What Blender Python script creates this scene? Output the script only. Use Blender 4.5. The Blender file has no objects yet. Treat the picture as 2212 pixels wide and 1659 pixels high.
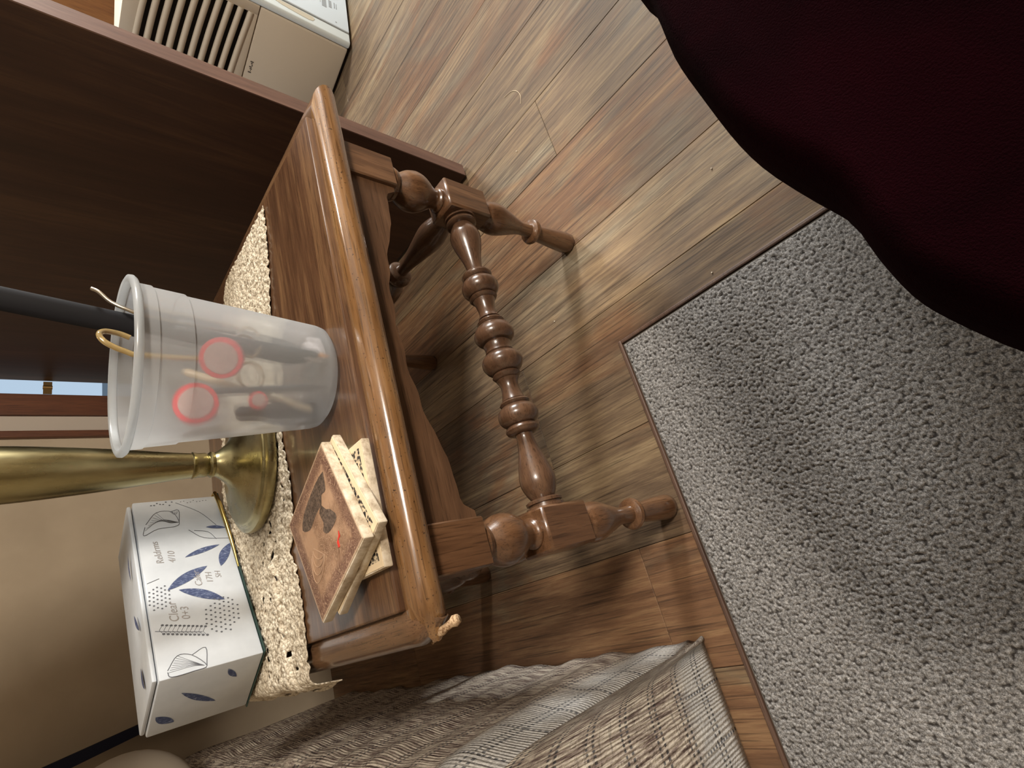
import bpy, bmesh, math, random
import numpy as np
from mathutils import Vector, Matrix
random.seed(7); rng = np.random.default_rng(7)
S = bpy.context.scene
C = S.collection
R = math.radians

# ------------------------------------------------------------------ camera
cam = bpy.data.cameras.new('camera'); camo = bpy.data.objects.new('camera', cam); C.objects.link(camo)
cam.sensor_fit = 'HORIZONTAL'; cam.sensor_width = 36; cam.lens = 1162.65/2212*36
cam.clip_start = .01; cam.clip_end = 50
right = (-.27020, -.62081, -.73593); down = (-.89546, .44288, -.04483); fwd = (.35376, .64688, -.67557)
M = Matrix(((right[0], -down[0], -fwd[0], -.71616), (right[1], -down[1], -fwd[1], -.46468),
            (right[2], -down[2], -fwd[2], .85404), (0, 0, 0, 1)))
camo.matrix_world = M
S.camera = camo

# ------------------------------------------------------------------ world, lights, exposure
W = bpy.data.worlds.new('outdoors'); S.world = W; W.use_nodes = True
W.node_tree.nodes['Background'].inputs[0].default_value = (.62, .80, 1, 1)
W.node_tree.nodes['Background'].inputs[1].default_value = .55

def area(name, loc, target, sx, sy, power, col):
    l = bpy.data.lights.new(name, 'AREA'); l.shape = 'RECTANGLE'; l.size = sx; l.size_y = sy
    l.energy = power; l.color = col
    o = bpy.data.objects.new(name, l); C.objects.link(o); o.location = loc
    o.rotation_euler = (Vector(target)-Vector(loc)).to_track_quat('-Z', 'Y').to_euler()
    return o
area('window_daylight', (3.05, -.75, 1.75), (-.4, .1, .4), .5, .7, 112, (1, .985, .95))
area('far_ceiling_lamp_light', (1.66, .90, 2.42), (1.60, .85, 0), .26, .26, 34, (.98, .97, .93))
area('front_fill_light', (.1, -1.5, 2.40), (-.5, .4, .4), .45, .45, 66, (1, .90, .78))  # warm fill added from the front; no lamp is seen there
area('doorway_daylight', (.78, 1.56, 1.3), (.9, 0, .2), .6, 1.4, 3, (.78, .89, 1))

S.view_settings.view_transform = 'Standard'; S.view_settings.look = 'None'
S.view_settings.gamma = 1; S.view_settings.use_curve_mapping = False
S.view_settings.exposure = .46

# ------------------------------------------------------------------ helpers
def link(name, me, mats=None, parent=None):
    o = bpy.data.objects.new(name, me); C.objects.link(o)
    if mats:
        for m in (mats if isinstance(mats, (list, tuple)) else [mats]): me.materials.append(m)
    if parent: o.parent = parent
    return o
def obj(name, bm, mats=None, parent=None, smooth=None):
    me = bpy.data.meshes.new(name); bm.normal_update(); bm.to_mesh(me); bm.free()
    if smooth is not None: me.shade_smooth() if smooth > 90 else smooth_angle(me, smooth)
    return link(name, me, mats, parent)
def smooth_angle(me, deg):
    me.shade_smooth()
    bm = bmesh.new(); bm.from_mesh(me)
    for e in bm.edges:
        if len(e.link_faces) == 2 and e.calc_face_angle(0) > R(deg): e.smooth = False
    bm.to_mesh(me); bm.free()
def thing(name, label, cat, loc=(0, 0, 0), rz=0, group=None):
    o = bpy.data.objects.new(name, None); C.objects.link(o); o.location = loc; o.rotation_euler = (0, 0, rz)
    o.empty_display_size = .05
    return tag(o, label, cat, group)
def tag(o, label, cat, group=None):
    o['label'] = label; o['category'] = cat
    if group: o['group'] = group
    return o
def struct(o): o['kind'] = 'structure'; return o
def box(bm, x0, x1, y0, y1, z0, z1, bev=0, seg=2, mat=0):
    r = bmesh.ops.create_cube(bm, size=1)
    vs = r['verts']
    for v in vs:
        v.co = Vector(((x0+x1)/2+v.co.x*(x1-x0), (y0+y1)/2+v.co.y*(y1-y0), (z0+z1)/2+v.co.z*(z1-z0)))
    fs = list({f for v in vs for f in v.link_faces})
    for f in fs: f.material_index = mat
    if bev:
        es = list({e for v in vs for e in v.link_edges})
        bmesh.ops.bevel(bm, geom=es, offset=bev, segments=seg, profile=.5, affect='EDGES')
    return bm
def newbox(*a, **k):
    bm = bmesh.new(); box(bm, *a, **k); return bm
def lathe(bm, prof, seg=32, axis='Z', at=(0, 0, 0), cap=True):
    """prof: list of (position along axis, radius)"""
    rings = []
    for t, r in prof:
        ring = []
        for i in range(seg):
            a = 2*math.pi*i/seg; c, s = r*math.cos(a), r*math.sin(a)
            p = {'Z': (c, s, t), 'X': (t, c, s), 'Y': (c, t, s)}[axis]
            ring.append(bm.verts.new(Vector(p)+Vector(at)))
        rings.append(ring)
    for a, b in zip(rings, rings[1:]):
        for i in range(seg):
            bm.faces.new((a[i], a[(i+1) % seg], b[(i+1) % seg], b[i]))
    if cap:
        bm.faces.new(rings[0][::-1]); bm.faces.new(rings[-1])
    bmesh.ops.recalc_face_normals(bm, faces=bm.faces)
    return bm
def spline(pts, n=6):
    """smooth resample of a profile"""
    out = []
    P = [np.array(p, float) for p in pts]
    P = [2*P[0]-P[1]]+P+[2*P[-1]-P[-2]]
    for i in range(1, len(P)-2):
        for k in range(n):
            t = k/n
            out.append(tuple(.5*((2*P[i])+(-P[i-1]+P[i+1])*t+(2*P[i-1]-5*P[i]+4*P[i+1]-P[i+2])*t*t+(-P[i-1]+3*P[i]-3*P[i+1]+P[i+2])*t**3)))
    out.append(tuple(P[-2])); return out
def tube(bm, pts, r, seg=10, cap=True):
    P = [Vector(p) for p in pts]; n = len(P)
    rs = r if isinstance(r, (list, tuple)) else [r]*n
    rings = []; up = None
    for i, p in enumerate(P):
        d = (P[min(i+1, n-1)]-P[max(i-1, 0)]).normalized()
        if up is None: up = d.orthogonal().normalized()
        up = (up-d*up.dot(d)).normalized(); s = d.cross(up)
        rings.append([bm.verts.new(p+(up*math.cos(2*math.pi*k/seg)+s*math.sin(2*math.pi*k/seg))*rs[i]) for k in range(seg)])
    for a, b in zip(rings, rings[1:]):
        for i in range(seg): bm.faces.new((a[i], a[(i+1) % seg], b[(i+1) % seg], b[i]))
    if cap: bm.faces.new(rings[0][::-1]); bm.faces.new(rings[-1])
    bmesh.ops.recalc_face_normals(bm, faces=bm.faces)
    return bm
def prism(bm, poly, z0, z1, mat=0):
    """extrude an xy polygon"""
    a = [bm.verts.new((x, y, z0)) for x, y in poly]; b = [bm.verts.new((x, y, z1)) for x, y in poly]
    n = len(poly)
    for i in range(n): bm.faces.new((a[i], a[(i+1) % n], b[(i+1) % n], b[i])).material_index = mat
    bm.faces.new(a[::-1]).material_index = mat; bm.faces.new(b).material_index = mat
    bmesh.ops.recalc_face_normals(bm, faces=bm.faces); return bm

# ------------------------------------------------------------------ materials
class NT:
    def __init__(s, name):
        s.m = bpy.data.materials.new(name); s.m.use_nodes = True; s.t = s.m.node_tree; s.n = s.t.nodes
        s.p = s.n['Principled BSDF']; s.out = s.n['Material Output']
    def add(s, typ, **kw):
        n = s.n.new(typ)
        for k, v in kw.items(): setattr(n, k, v)
        return n
    def l(s, a, b): s.t.links.new(a, b)
    def val(s, sock, v):
        if hasattr(v, 'is_linked') or isinstance(v, bpy.types.NodeSocket): s.l(v, sock)
        else: sock.default_value = v
    def coord(s, scale=(1, 1, 1), rand=False, rot=(0, 0, 0)):
        c = s.add('ShaderNodeTexCoord'); m = s.add('ShaderNodeMapping'); m.inputs['Scale'].default_value = scale
        m.inputs['Rotation'].default_value = rot
        s.l(c.outputs['Object'], m.inputs[0])
        if rand:
            oi = s.add('ShaderNodeObjectInfo'); mu = s.math('MULTIPLY', oi.outputs['Random'], 37.)
            cb = s.add('ShaderNodeCombineXYZ')
            for i in range(3): s.l(mu, cb.inputs[i])
            s.l(cb.outputs[0], m.inputs['Location'])
        return m.outputs[0]
    def noise(s, vec, scale, detail=4, rough=.6, dist=0, col=False):
        n = s.add('ShaderNodeTexNoise'); n.inputs['Scale'].default_value = scale; n.inputs['Detail'].default_value = detail
        n.inputs['Roughness'].default_value = rough; n.inputs['Distortion'].default_value = dist; s.l(vec, n.inputs[0])
        return n.outputs[1 if col else 0]
    def math(s, op, a, b=0., c=None):
        n = s.add('ShaderNodeMath', operation=op); s.val(n.inputs[0], a); s.val(n.inputs[1], b)
        if c is not None: s.val(n.inputs[2], c)
        return n.outputs[0]
    def ramp(s, fac, stops):
        n = s.add('ShaderNodeValToRGB'); e = n.color_ramp.elements
        while len(e) < len(stops): e.new(.5)
        for x, (p, c) in zip(e, stops): x.position = p; x.color = (*c, 1) if len(c) == 3 else c
        s.l(fac, n.inputs[0]); return n.outputs[0]
    def mix(s, fac, a, b, typ='MIX'):
        n = s.add('ShaderNodeMix', data_type='RGBA', blend_type=typ); s.val(n.inputs[0], fac)
        for k, v in ((6, a), (7, b)):
            if isinstance(v, tuple): n.inputs[k].default_value = (*v, 1) if len(v) == 3 else v
            else: s.l(v, n.inputs[k])
        return n.outputs[2]
    def bump(s, h, strength=.3, dist=.002):
        b = s.add('ShaderNodeBump'); b.inputs['Strength'].default_value = strength; b.inputs['Distance'].default_value = dist
        s.l(h, b.inputs['Height']); s.l(b.outputs[0], s.p.inputs['Normal'])
    def base(s, c, rough=.5, spec=.5, coat=0, metal=0):
        s.val(s.p.inputs['Base Color'], (*c, 1) if isinstance(c, tuple) and len(c) == 3 else c)
        s.val(s.p.inputs['Roughness'], rough); s.p.inputs['Specular IOR Level'].default_value = spec
        s.p.inputs['Coat Weight'].default_value = coat; s.p.inputs['Metallic'].default_value = metal
        s.p.inputs['Coat Roughness'].default_value = .12
        return s.m
def flat(name, c, rough=.5, **k):
    t = NT(name); return t.base(c, rough, **k)

def wood(name, axis, dark, mid, light, rough=.35, coat=.3, freq=1., rand=True, pores=.5, specks=0):
    t = NT(name)
    st = {'X': (.09, 1, 1), 'Y': (1, .09, 1), 'Z': (1, 1, .09)}[axis]
    v = t.coord(st, rand)
    big = t.noise(v, 22*freq, 3, .55, 1.2)
    fine = t.noise(v, 160*freq, 5, .7)
    f = t.math('ADD', t.math('MULTIPLY', big, .65), t.math('MULTIPLY', fine, .35))
    c = t.ramp(f, [(.30, dark), (.50, mid), (.68, light)])
    v2 = t.coord({'X': (.03, 1, 1), 'Y': (1, .03, 1), 'Z': (1, 1, .03)}[axis], rand)
    por = t.noise(v2, 600*freq, 2, .5)
    pf = t.ramp(por, [(.34, (1, 1, 1)), (.44, (0, 0, 0))])
    c = t.mix(t.math('MULTIPLY', pf, pores), c, tuple(x*.35 for x in dark))
    if specks:
        sp = t.noise(t.coord((1, 1, 1), rand), 260, 2, .5)
        c = t.mix(t.math('MULTIPLY', t.ramp(sp, [(.66, (0, 0, 0)), (.72, (1, 1, 1))]), specks), c, tuple(x*.25 for x in dark))
    t.base(c, rough, .5, coat)
    t.bump(t.math('ADD', fine, t.math('MULTIPLY', por, .6)), .12, .0008)
    return t.m

WALN = ((.060, .024, .011), (.125, .052, .022), (.225, .100, .040))
top_wood = wood('walnut_top_wood', 'X', (.040, .018, .009), (.095, .045, .022), (.220, .120, .055), .30, .35)
edge_wood = wood('walnut_edge_wood', 'X', (.085, .040, .016), (.19, .094, .036), (.30, .165, .066), .20, .9, specks=.8)
edge_woody = wood('walnut_side_edge_wood', 'Y', (.075, .038, .02), (.135, .07, .034), (.21, .115, .055), .25, .5, specks=.8)
apron_wood = wood('walnut_apron_wood', 'X', (.050, .025, .013), (.100, .050, .025), (.160, .085, .044), .38, .2)
apron_woody = wood('walnut_side_apron_wood', 'Y', (.050, .025, .013), (.100, .050, .025), (.160, .085, .044), .38, .2)
leg_wood = wood('walnut_leg_wood', 'Z', (.058, .027, .013), (.115, .055, .026), (.190, .098, .048), .28, .45)
str_wood = wood('walnut_turned_wood', 'X', (.050, .026, .015), (.098, .051, .029), (.165, .090, .050), .28, .45)
str_woody = wood('walnut_turned_side_wood', 'Y', (.050, .026, .015), (.098, .051, .029), (.165, .090, .050), .28, .45)
door_wood = wood('dark_door_wood', 'Z', (.028, .011, .006), (.045, .018, .010), (.080, .038, .018), .5, .05, .5, pores=.2)
door_edge = wood('door_edge_wood', 'Z', (.075, .038, .027), (.125, .066, .046), (.18, .10, .07), .5, .1, 1., pores=.2)
casing_wood = wood('casing_wood', 'Z', (.07, .022, .010), (.12, .040, .016), (.17, .06, .024), .5, .1)
orange_wood = wood('orange_cabinet_wood', 'Z', (.16, .055, .010), (.22, .085, .018), (.28, .12, .03), .5, .1)

def floor_mat():
    t = NT('rustic_plank_wood')
    oi = t.add('ShaderNodeObjectInfo')
    v = t.coord((1, .10, 1), True)
    big = t.noise(v, 9, 4, .6, 1.0)
    fine = t.noise(v, 95, 6, .72, .4)
    patch = t.noise(t.coord((1, .40, 1), True), 5.0, 5, .62, .8)
    streak = t.noise(t.coord((1, .035, 1), True), 120, 5, .75)
    tone = t.math('ADD', t.math('MULTIPLY', big, .38), t.math('ADD', t.math('MULTIPLY', fine, .27), t.math('MULTIPLY', streak, .35)))
    a = t.ramp(tone, [(.36, (.052, .034, .022)), (.47, (.125, .083, .050)), (.56, (.205, .142, .080)), (.68, (.32, .245, .142))])
    b = t.ramp(tone, [(.36, (.062, .030, .016)), (.50, (.155, .080, .040)), (.64, (.265, .158, .078))])
    c = t.ramp(tone, [(.36, (.052, .042, .030)), (.50, (.142, .116, .078)), (.66, (.30, .255, .175))])
    oc = t.add('ShaderNodeSeparateColor'); t.l(oi.outputs['Color'], oc.inputs[0])
    sh = t.math('ADD', patch, t.math('SUBTRACT', oc.outputs[0], .5))
    col = t.mix(t.ramp(sh, [(.47, (0, 0, 0)), (.58, (.95, .95, .95))]), a, b)
    sh2 = t.math('ADD', t.noise(t.coord((1, .35, 1), True), 5, 4, .6, .5), t.math('SUBTRACT', oc.outputs[1], .5))
    col = t.mix(t.ramp(sh2, [(.52, (0, 0, 0)), (.66, (.85, .85, .85))]), col, c)
    ln = t.noise(t.coord((1, .018, 1), True), 260, 3, .6)
    col = t.mix(t.math('MULTIPLY', t.ramp(ln, [(.34, (1, 1, 1)), (.46, (0, 0, 0))]), .65), col, (.030, .018, .011))
    lv = t.add('ShaderNodeVectorMath', operation='SCALE'); t.l(col, lv.inputs[0]); t.l(t.math('MULTIPLY', oc.outputs[2], 2.), lv.inputs['Scale']); col = lv.outputs[0]
    t.base(col, t.ramp(fine, [(.3, (.52,)*3), (.7, (.68,)*3)]), .35, 0)
    t.bump(t.math('ADD', fine, ln), .25, .0012)
    return t.m
plank_mat = floor_mat()

def carpet_mat():
    t = NT('grey_loop_pile')
    v = t.coord()
    n = t.noise(v, 300, 3, .7); n2 = t.noise(v, 5, 3, .5); n3 = t.noise(v, 700, 2, .5)
    c = t.ramp(t.math('ADD', t.math('MULTIPLY', n, .6), t.math('MULTIPLY', n3, .4)), [(.36, (.05, .046, .044)), (.5, (.225, .218, .21)), (.66, (.50, .485, .465))])
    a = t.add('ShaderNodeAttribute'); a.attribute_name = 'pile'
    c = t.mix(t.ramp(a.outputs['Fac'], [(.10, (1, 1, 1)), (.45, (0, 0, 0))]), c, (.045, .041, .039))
    c = t.mix(t.math('MULTIPLY', n2, .35), c, (.10, .092, .088))
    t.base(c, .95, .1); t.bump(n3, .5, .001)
    return t.m

# ------------------------------------------------------------------ the setting
YW = 1.60
floor = struct(obj('floor', newbox(-2.8, 3.2, -2.6, YW+.1, -.06, -.006), flat('subfloor', (.03, .022, .016), .9)))
seams = [-2.8, -2.5, -2.25, -2.0, -1.78, -1.55, -1.33, -1.12, -.91, -.70, -.496, -.256, -.086, .131, .30, .50, .70, .90, 1.09, 1.29, 1.49, 1.69, 1.9, 2.1, 2.32, 2.54, 2.76, 2.98, 3.2]
fixed = {-.496: [.308], .131: [.02], -.256: [-.62, .92], -.70: [-.45, 1.02], -.086: [-.38, .75], .30: [-.5, 1.2]}
# board warmth, greyness, lightness; far boards darkened in colour to offset strong light there
tones = {-.256: (.42, .56, .74), -.086: (.54, .45, .52), -.496: (.50, .47, .50), .131: (.46, .50, .50), -.70: (.50, .50, .52), -.91: (.64, .34, .56), -1.12: (.60, .38, .52), .30: (.46, .50, .42), .50: (.48, .50, .40), .70: (.53, .44, .38), .90: (.48, .50, .37), 1.09: (.46, .48, .36)}
for x0, x1 in zip(seams, seams[1:]):
    ys = fixed.get(x0) or [random.uniform(-1.8, -1.2), random.uniform(-.5, .2), random.uniform(.7, 1.3)]
    if x0 in fixed: ys = [min(fixed[x0])-1.15]+fixed[x0]+([max(fixed[x0])+1.12] if max(fixed[x0]) < .4 else [])
    ys = [-2.6]+[y for y in ys if -2.55 < y < YW-.05]+[YW+.0]
    for y0, y1 in zip(ys, ys[1:]):
        g = .0004; w, h = x1-x0-2*g, y1-y0-2*g
        bm = bmesh.new(); box(bm, -w/2, w/2, -h/2, h/2, -.010, 0, .0008, 1)
        p = obj('plank', bm, plank_mat, floor); p.color = (*tones.get((x0, round(y0, 2) if False else [k for k in ys].index(y0)), tones.get(x0, (.5+random.uniform(-.06, .06), .5+random.uniform(-.06, .06), random.uniform(.45, .53)))), 1); p.location = ((x0+x1)/2, (y0+y1)/2, random.uniform(-.0004, .0002))

def wallmat():
    t = NT('tan_wall_paint'); v = t.coord(); n = t.noise(v, 3, 4, .6); n2 = t.noise(v, 180, 3, .6)
    t.base(t.ramp(n, [(.35, (.42, .34, .245)), (.65, (.50, .41, .30))]), .8, .2); t.bump(n2, .12, .001); return t.m
wm = wallmat()
bm = bmesh.new()
box(bm, -2.8, .262, YW, YW+.10, 0, 2.5)
box(bm, 1.22, 3.2, YW, YW+.10, 0, 2.5)
box(bm, .262, 1.22, YW, YW+.10, 2.08, 2.5)
struct(obj('wall_back', bm, wm))
struct(obj('wall_left', newbox(-2.9, -2.8, -2.6, YW, 0, 2.5), wm))
struct(obj('wall_front', newbox(-2.8, 3.2, -2.7, -2.6, 0, 2.5), wm))
bm = bmesh.new()
box(bm, 3.2, 3.3, -2.6, -1.2, 0, 2.5); box(bm, 3.2, 3.3, -.3, .75, 0, 2.5); box(bm, 3.2, 3.3, 1.52, YW, 0, 2.5)
box(bm, 3.2, 3.3, .75, 1.52, 0, 1.3); box(bm, 3.2, 3.3, .75, 1.52, 2.25, 2.5)
box(bm, 3.2, 3.3, -1.2, -.3, 0, 1.2); box(bm, 3.2, 3.3, -1.2, -.3, 2.25, 2.5)
struct(obj('wall_right', bm, wm))
struct(obj('ceiling', newbox(-2.9, 3.3, -2.7, YW+.1, 2.5, 2.6), flat('ceiling_paint', (.62, .59, .54), .9)))
bm = bmesh.new()
for a in ((-1.2, -1.15, 1.2, 2.25), (-.35, -.3, 1.2, 2.25), (-1.15, -.35, 1.2, 1.25), (-1.15, -.35, 2.2, 2.25), (-1.15, -.35, 1.70, 1.74)):
    box(bm, 3.17, 3.27, a[0], a[1], a[2], a[3], .004)
wn = struct(obj('window_1', bm, flat('white_window_paint', (.7, .7, .68), .5)))
bm = bmesh.new()
for a in ((.75, .80, 1.3, 2.25), (1.47, 1.52, 1.3, 2.25), (.80, 1.47, 1.3, 1.35), (.80, 1.47, 2.2, 2.25)):
    box(bm, 3.17, 3.27, a[0], a[1], a[2], a[3], .004)
struct(obj('window_2', bm, wn.data.materials[0]))
# doorway casing beside the hinge: dark casing strip, pale strip and a thin brown stop
c1 = struct(obj('trim_1', newbox(.190, .262, YW-.022, YW-.0005, 0, 2.12, .003), casing_wood))
c2 = struct(obj('trim_2', newbox(.139, .1895, YW-.012, YW-.0005, 0, 2.12, .002), flat('pale_trim_paint', (.50, .43, .36), .6)))
c3 = struct(obj('trim_3', newbox(.117, .1385, YW-.020, YW-.0005, 0, 2.12, .003), casing_wood))
c4 = struct(obj('trim_4', newbox(1.22, 1.30, YW-.022, YW-.0005, 0, 2.12, .003), casing_wood))
struct(obj('ground', newbox(-3, 5, YW+.11, 9, -.30, -.12), flat('grey_yard', (.17, .19, .21), .9)))
# rug-side edge strip of the planks
bm = bmesh.new(); box(bm, -1.9, -.333, .036, .0435, .0004, .010, .002, 2); box(bm, -.3405, -.333, -1.9, .036, .0004, .010, .002, 2)
struct(obj('trim_5', bm, wood('edge_strip_wood', 'X', (.05, .028, .02), (.09, .05, .034), (.13, .075, .05), .5, .1)))

# open door leaf, seen edge-on beside the table
dl = struct(obj('door_1', newbox(.311, .350, .286, 1.585, .008, 2.04, .0015, 1), [door_wood, door_edge]))
for f in dl.data.polygons:
    if abs(f.normal.y) > .9: f.material_index = 1
bm = bmesh.new()
for z in (.783, 1.72):
    lathe(bm, [(z-.012, .0065), (z+.012, .0065)], 12, at=(.292, 1.592, 0))
    box(bm, .268, .311, 1.589, 1.5925, z-.011, z+.011)
obj('hinge', bm, flat('old_brass_hinge', (.35, .22, .09), .4, metal=1), dl)
bm = bmesh.new(); lathe(bm, [(0, .03), (.006, .03), (.012, .012), (.04, .012), (.05, .026), (.065, .03), (.078, .022), (.082, .005)], 24, 'X', (.350, .36, .98))
obj('door_knob', bm, flat('brass_knob', (.5, .35, .12), .3, metal=1), dl)

# ------------------------------------------------------------------ side table
T = thing('side_table', 'dark walnut side table with turned legs and a chewed front corner', 'table', (-.36, .375, 0))
def tl(o): o.location = (.36, -.375, 0); return o     # table parts are written in room coordinates
X0, X1, Y0, Y1, Z = -.70, 0.0, .062, .69, .56
# top board
tp = tl(obj('tabletop', newbox(X0, X1, Y0, Y1, .527, Z, .0022, 2), top_wood, T))
# moulded bullnose edge running round the board: sweep a profile (outward offset, z)
def prof_edge():
    pts = [(.0, .5515)]
    pts += [(.006, .5535), (.012, .5545)]
    for i in range(1, 11):
        a = math.pi/2-math.pi*i/10*1.0
        pts.append((.018+.0185*math.cos(a), .5375+.0175*math.sin(a)))
    pts += [(.010, .5195), (.0, .5185)]
    return pts
PE = prof_edge()
def moulding(name, p0, p1, out, m, miter=(1, 1), chew=None):
    """straight moulding from p0 to p1, outward direction out, mitred ends"""
    bm = bmesh.new(); p0, p1, out = Vector((*p0, 0)), Vector((*p1, 0)), Vector((*out, 0))
    d = (p1-p0).normalized(); L = (p1-p0).length; N = 40; rings = []
    for k in range(N+1):
        s = L*k/N; ring = []
        for i, (o, z) in enumerate(PE):
            s2 = s*(1+0) + (-(o*miter[0])*(1-k/N) + (o*miter[1])*(k/N))
            oo, zz = o, z
            if chew and o > .004:
                t = chew(s2, L)
                if t > 0:
                    j = .25*math.sin(s2*900+i)*t
                    oo = o*(1-.55*t-.1*j); zz = .5185+(z-.5185)*(1-.35*t-.12*j)
            ring.append(bm.verts.new(p0+d*s2+out*oo+Vector((0, 0, zz))))
        rings.append(ring)
    n = len(PE)
    for a, b in zip(rings, rings[1:]):
        for i in range(n-1): bm.faces.new((a[i], a[i+1], b[i+1], b[i]))
        bm.faces.new((a[n-1], a[0], b[0], b[n-1]))
    bm.faces.new(rings[0]); bm.faces.new(rings[-1][::-1])
    bmesh.ops.recalc_face_normals(bm, faces=bm.faces)
    return tl(obj(name, bm, m, T, 50))
ch = lambda s, L: max(0, min(1, (s-(L+.010))/.02))
chew1 = moulding('edge_moulding', (X1, Y0), (X0, Y0), (0, -1), edge_wood, chew=ch)
moulding('edge_moulding', (X0, Y0), (X0, Y1), (-1, 0), edge_woody, chew=lambda s, L: max(0, min(1, (-s-.010)/.02)))
moulding('edge_moulding', (X0, Y1), (X1, Y1), (0, 1), edge_wood)
moulding('edge_moulding', (X1, Y1), (X1, Y0), (1, 0), edge_woody)
# chewed raw-wood lump at the front left corner
bm = bmesh.new()
def raw(u, w, lab=0):
    pass
pts = []
for k in range(13):
    t = k/12; pts.append((-.737+.016*t, .066-.050*t, .5255-.003*t+.006*math.sin(t*3.14)))
tube(bm, pts, [.0006+.0048*(k/12)**.8+random.uniform(-.0011, .0011) for k in range(13)], 9)
rawm = NT('raw_chewed_wood'); rv = rawm.coord((1, 1, 1)); rn = rawm.noise(rv, 320, 4, .7)
rawm.base(rawm.ramp(rn, [(.35, (.20, .11, .055)), (.6, (.62, .44, .27))]), .9, .1); rawm.bump(rn, .8, .002)
o = tl(obj('chewed_corner', bm, rawm.m, T, 180)); o['label'] = 'pale raw wood where the corner is chewed'

# legs: square top block, urn, square stretcher block, turned foot
def leg_mesh():
    bm = bmesh.new(); h = .029
    box(bm, -h, h, -h, h, .436, .527, .002, 1)
    box(bm, -.030, .030, -.030, .030, .247, .337, .0035, 1)
    up = spline([(.333, .020), (.340, .021), (.346, .0165), (.354, .0185), (.372, .029), (.388, .0335), (.404, .031), (.418, .023), (.424, .019)], 5)+[(.4245, .025), (.431, .0275), (.438, .025)]
    lathe(bm, up, 28)
    lo = [(.0, .0175), (.004, .0205), (.016, .0215), (.05, .0195), (.085, .0165), (.103, .0155), (.1035, .0195), (.106, .0235), (.111, .0255), (.116, .0235), (.1185, .0190), (.1190, .0160)]
    lo += spline([(.1195, .0140), (.135, .0130), (.150, .0145), (.175, .0215), (.200, .0285), (.215, .0300), (.230, .0275), (.238, .0235), (.250, .0215)], 5)
    lathe(bm, lo, 28)
    me = bpy.data.meshes.new('leg'); bm.to_mesh(me); bm.free(); smooth_angle(me, 38); me.materials.append(leg_wood); return me
lm = leg_mesh()
LX0, LX1, LY0, LY1 = -.648, -.072, .074, .620
for x, y in ((LX0, LY0), (LX1, LY0), (LX0, LY1), (LX1, LY1)):
    l = bpy.data.objects.new('leg', lm); C.objects.link(l); l.parent = T; l.location = (x+.36, y-.375, 0)
# turned stretchers
def half_profile():
    """from block face (0) to centre ball (L/2=.258) for the front stretcher"""
    p = [(0, .0275), (.004, .0275), (.0045, .0225), (.0075, .0225), (.008, .0260), (.0115, .0265), (.0135, .0235), (.014, .0185)]
    p += spline([(.0145, .0170), (.025, .0225), (.040, .0265), (.060, .0235), (.085, .0165), (.105, .0130), (.113, .0135)], 5)
    p += [(.1135, .0190), (.116, .0235), (.120, .0255), (.124, .0245), (.1265, .0215), (.127, .0195)]
    p += spline([(.1275, .022), (.134, .0285), (.143, .0310), (.152, .0285), (.158, .0225)], 4)
    p += [(.1585, .0190), (.160, .0215), (.163, .0235), (.166, .0215), (.1675, .0175)]
    p += spline([(.168, .0185), (.176, .0160), (.188, .0140), (.197, .0150), (.203, .0180)], 4)
    p += [(.2035, .0150), (.206, .0195), (.210, .0225), (.2135, .0205), (.2145, .0180)]
    p += spline([(.215, .0215), (.221, .0280), (.231, .0325), (.240, .0310), (.246, .0260), (.2475, .0215)], 4)
    p += [(.2480, .0200), (.2510, .0225), (.258, .0205)]
    return p
hp = half_profile()
def stretcher(axis, a, b, at, m, dz=0):
    L = b-a; k = L/2/.258
    p = [(a+t*k, r) for t, r in hp]+[(b-t*k, r) for t, r in hp[::-1][1:]]
    bm = lathe(bmesh.new(), p, 28, axis, at); return tl(obj('stretcher', bm, m, T, 38))
stretcher('X', LX0+.030, LX1-.030, (0, LY0, .298), str_wood)
stretcher('X', LX0+.030, LX1-.030, (0, LY1, .298), str_wood)
def side_str(x):
    L0, L1 = LY0+.030, LY1-.030; c = (L0+L1)/2; hl = (L1-L0)/2
    q = [(0, .026), (.004, .026), (.0045, .020)]+spline([(.008, .0165), (.03, .0235), (.055, .0265), (.09, .0215), (.13, .0150), (.155, .0120), (.165, .0125)], 5)
    q += [(.1655, .019), (.170, .0245), (.180, .0265), (.190, .0245), (.196, .0195), (.1965, .0165)]+spline([(.197, .018), (.210, .0275), (hl-.012, .031), (hl, .0315)], 3)
    p = [(L0+t, r) for t, r in q]+[(L1-t, r) for t, r in q[::-1][1:]]
    tl(obj('stretcher', lathe(bmesh.new(), p, 28, 'Y', (x, 0, .298)), str_woody, T, 38))
side_str(LX0); side_str(LX1)
# scalloped aprons
def apron(u0, u1, fixedc, axis, m):
    n = 60; bm = bmesh.new(); L = u1-u0; th = .016
    def zb(t):
        u = t*L; d = min(u, L-u)
        z = float(np.interp(d, (0, .010, .018, .05, .075, .10, .14, .19, .26), (.440, .441, .456, .461, .459, .470, .480, .488, .492)))
        z += .0016*math.sin(d*2*math.pi/.061)*(d > .02)
        return min(z, .495)
    cols = []
    for i in range(n+1):
        t = i/n; u = u0+t*L; z = zb(t); cc = []
        for w, zz in ((fixedc-th/2, z), (fixedc-th/2, .526), (fixedc+th/2, .526), (fixedc+th/2, z)):
            cc.append(bm.verts.new((u, w, zz) if axis == 'X' else (w, u, zz)))
        cols.append(cc)
    for a, b in zip(cols, cols[1:]):
        for i in range(4): bm.faces.new((a[i], a[(i+1) % 4], b[(i+1) % 4], b[i]))
    bm.faces.new(cols[0]); bm.faces.new(cols[-1][::-1]); bmesh.ops.recalc_face_normals(bm, faces=bm.faces)
    tl(obj('apron', bm, m, T, 30))
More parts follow.
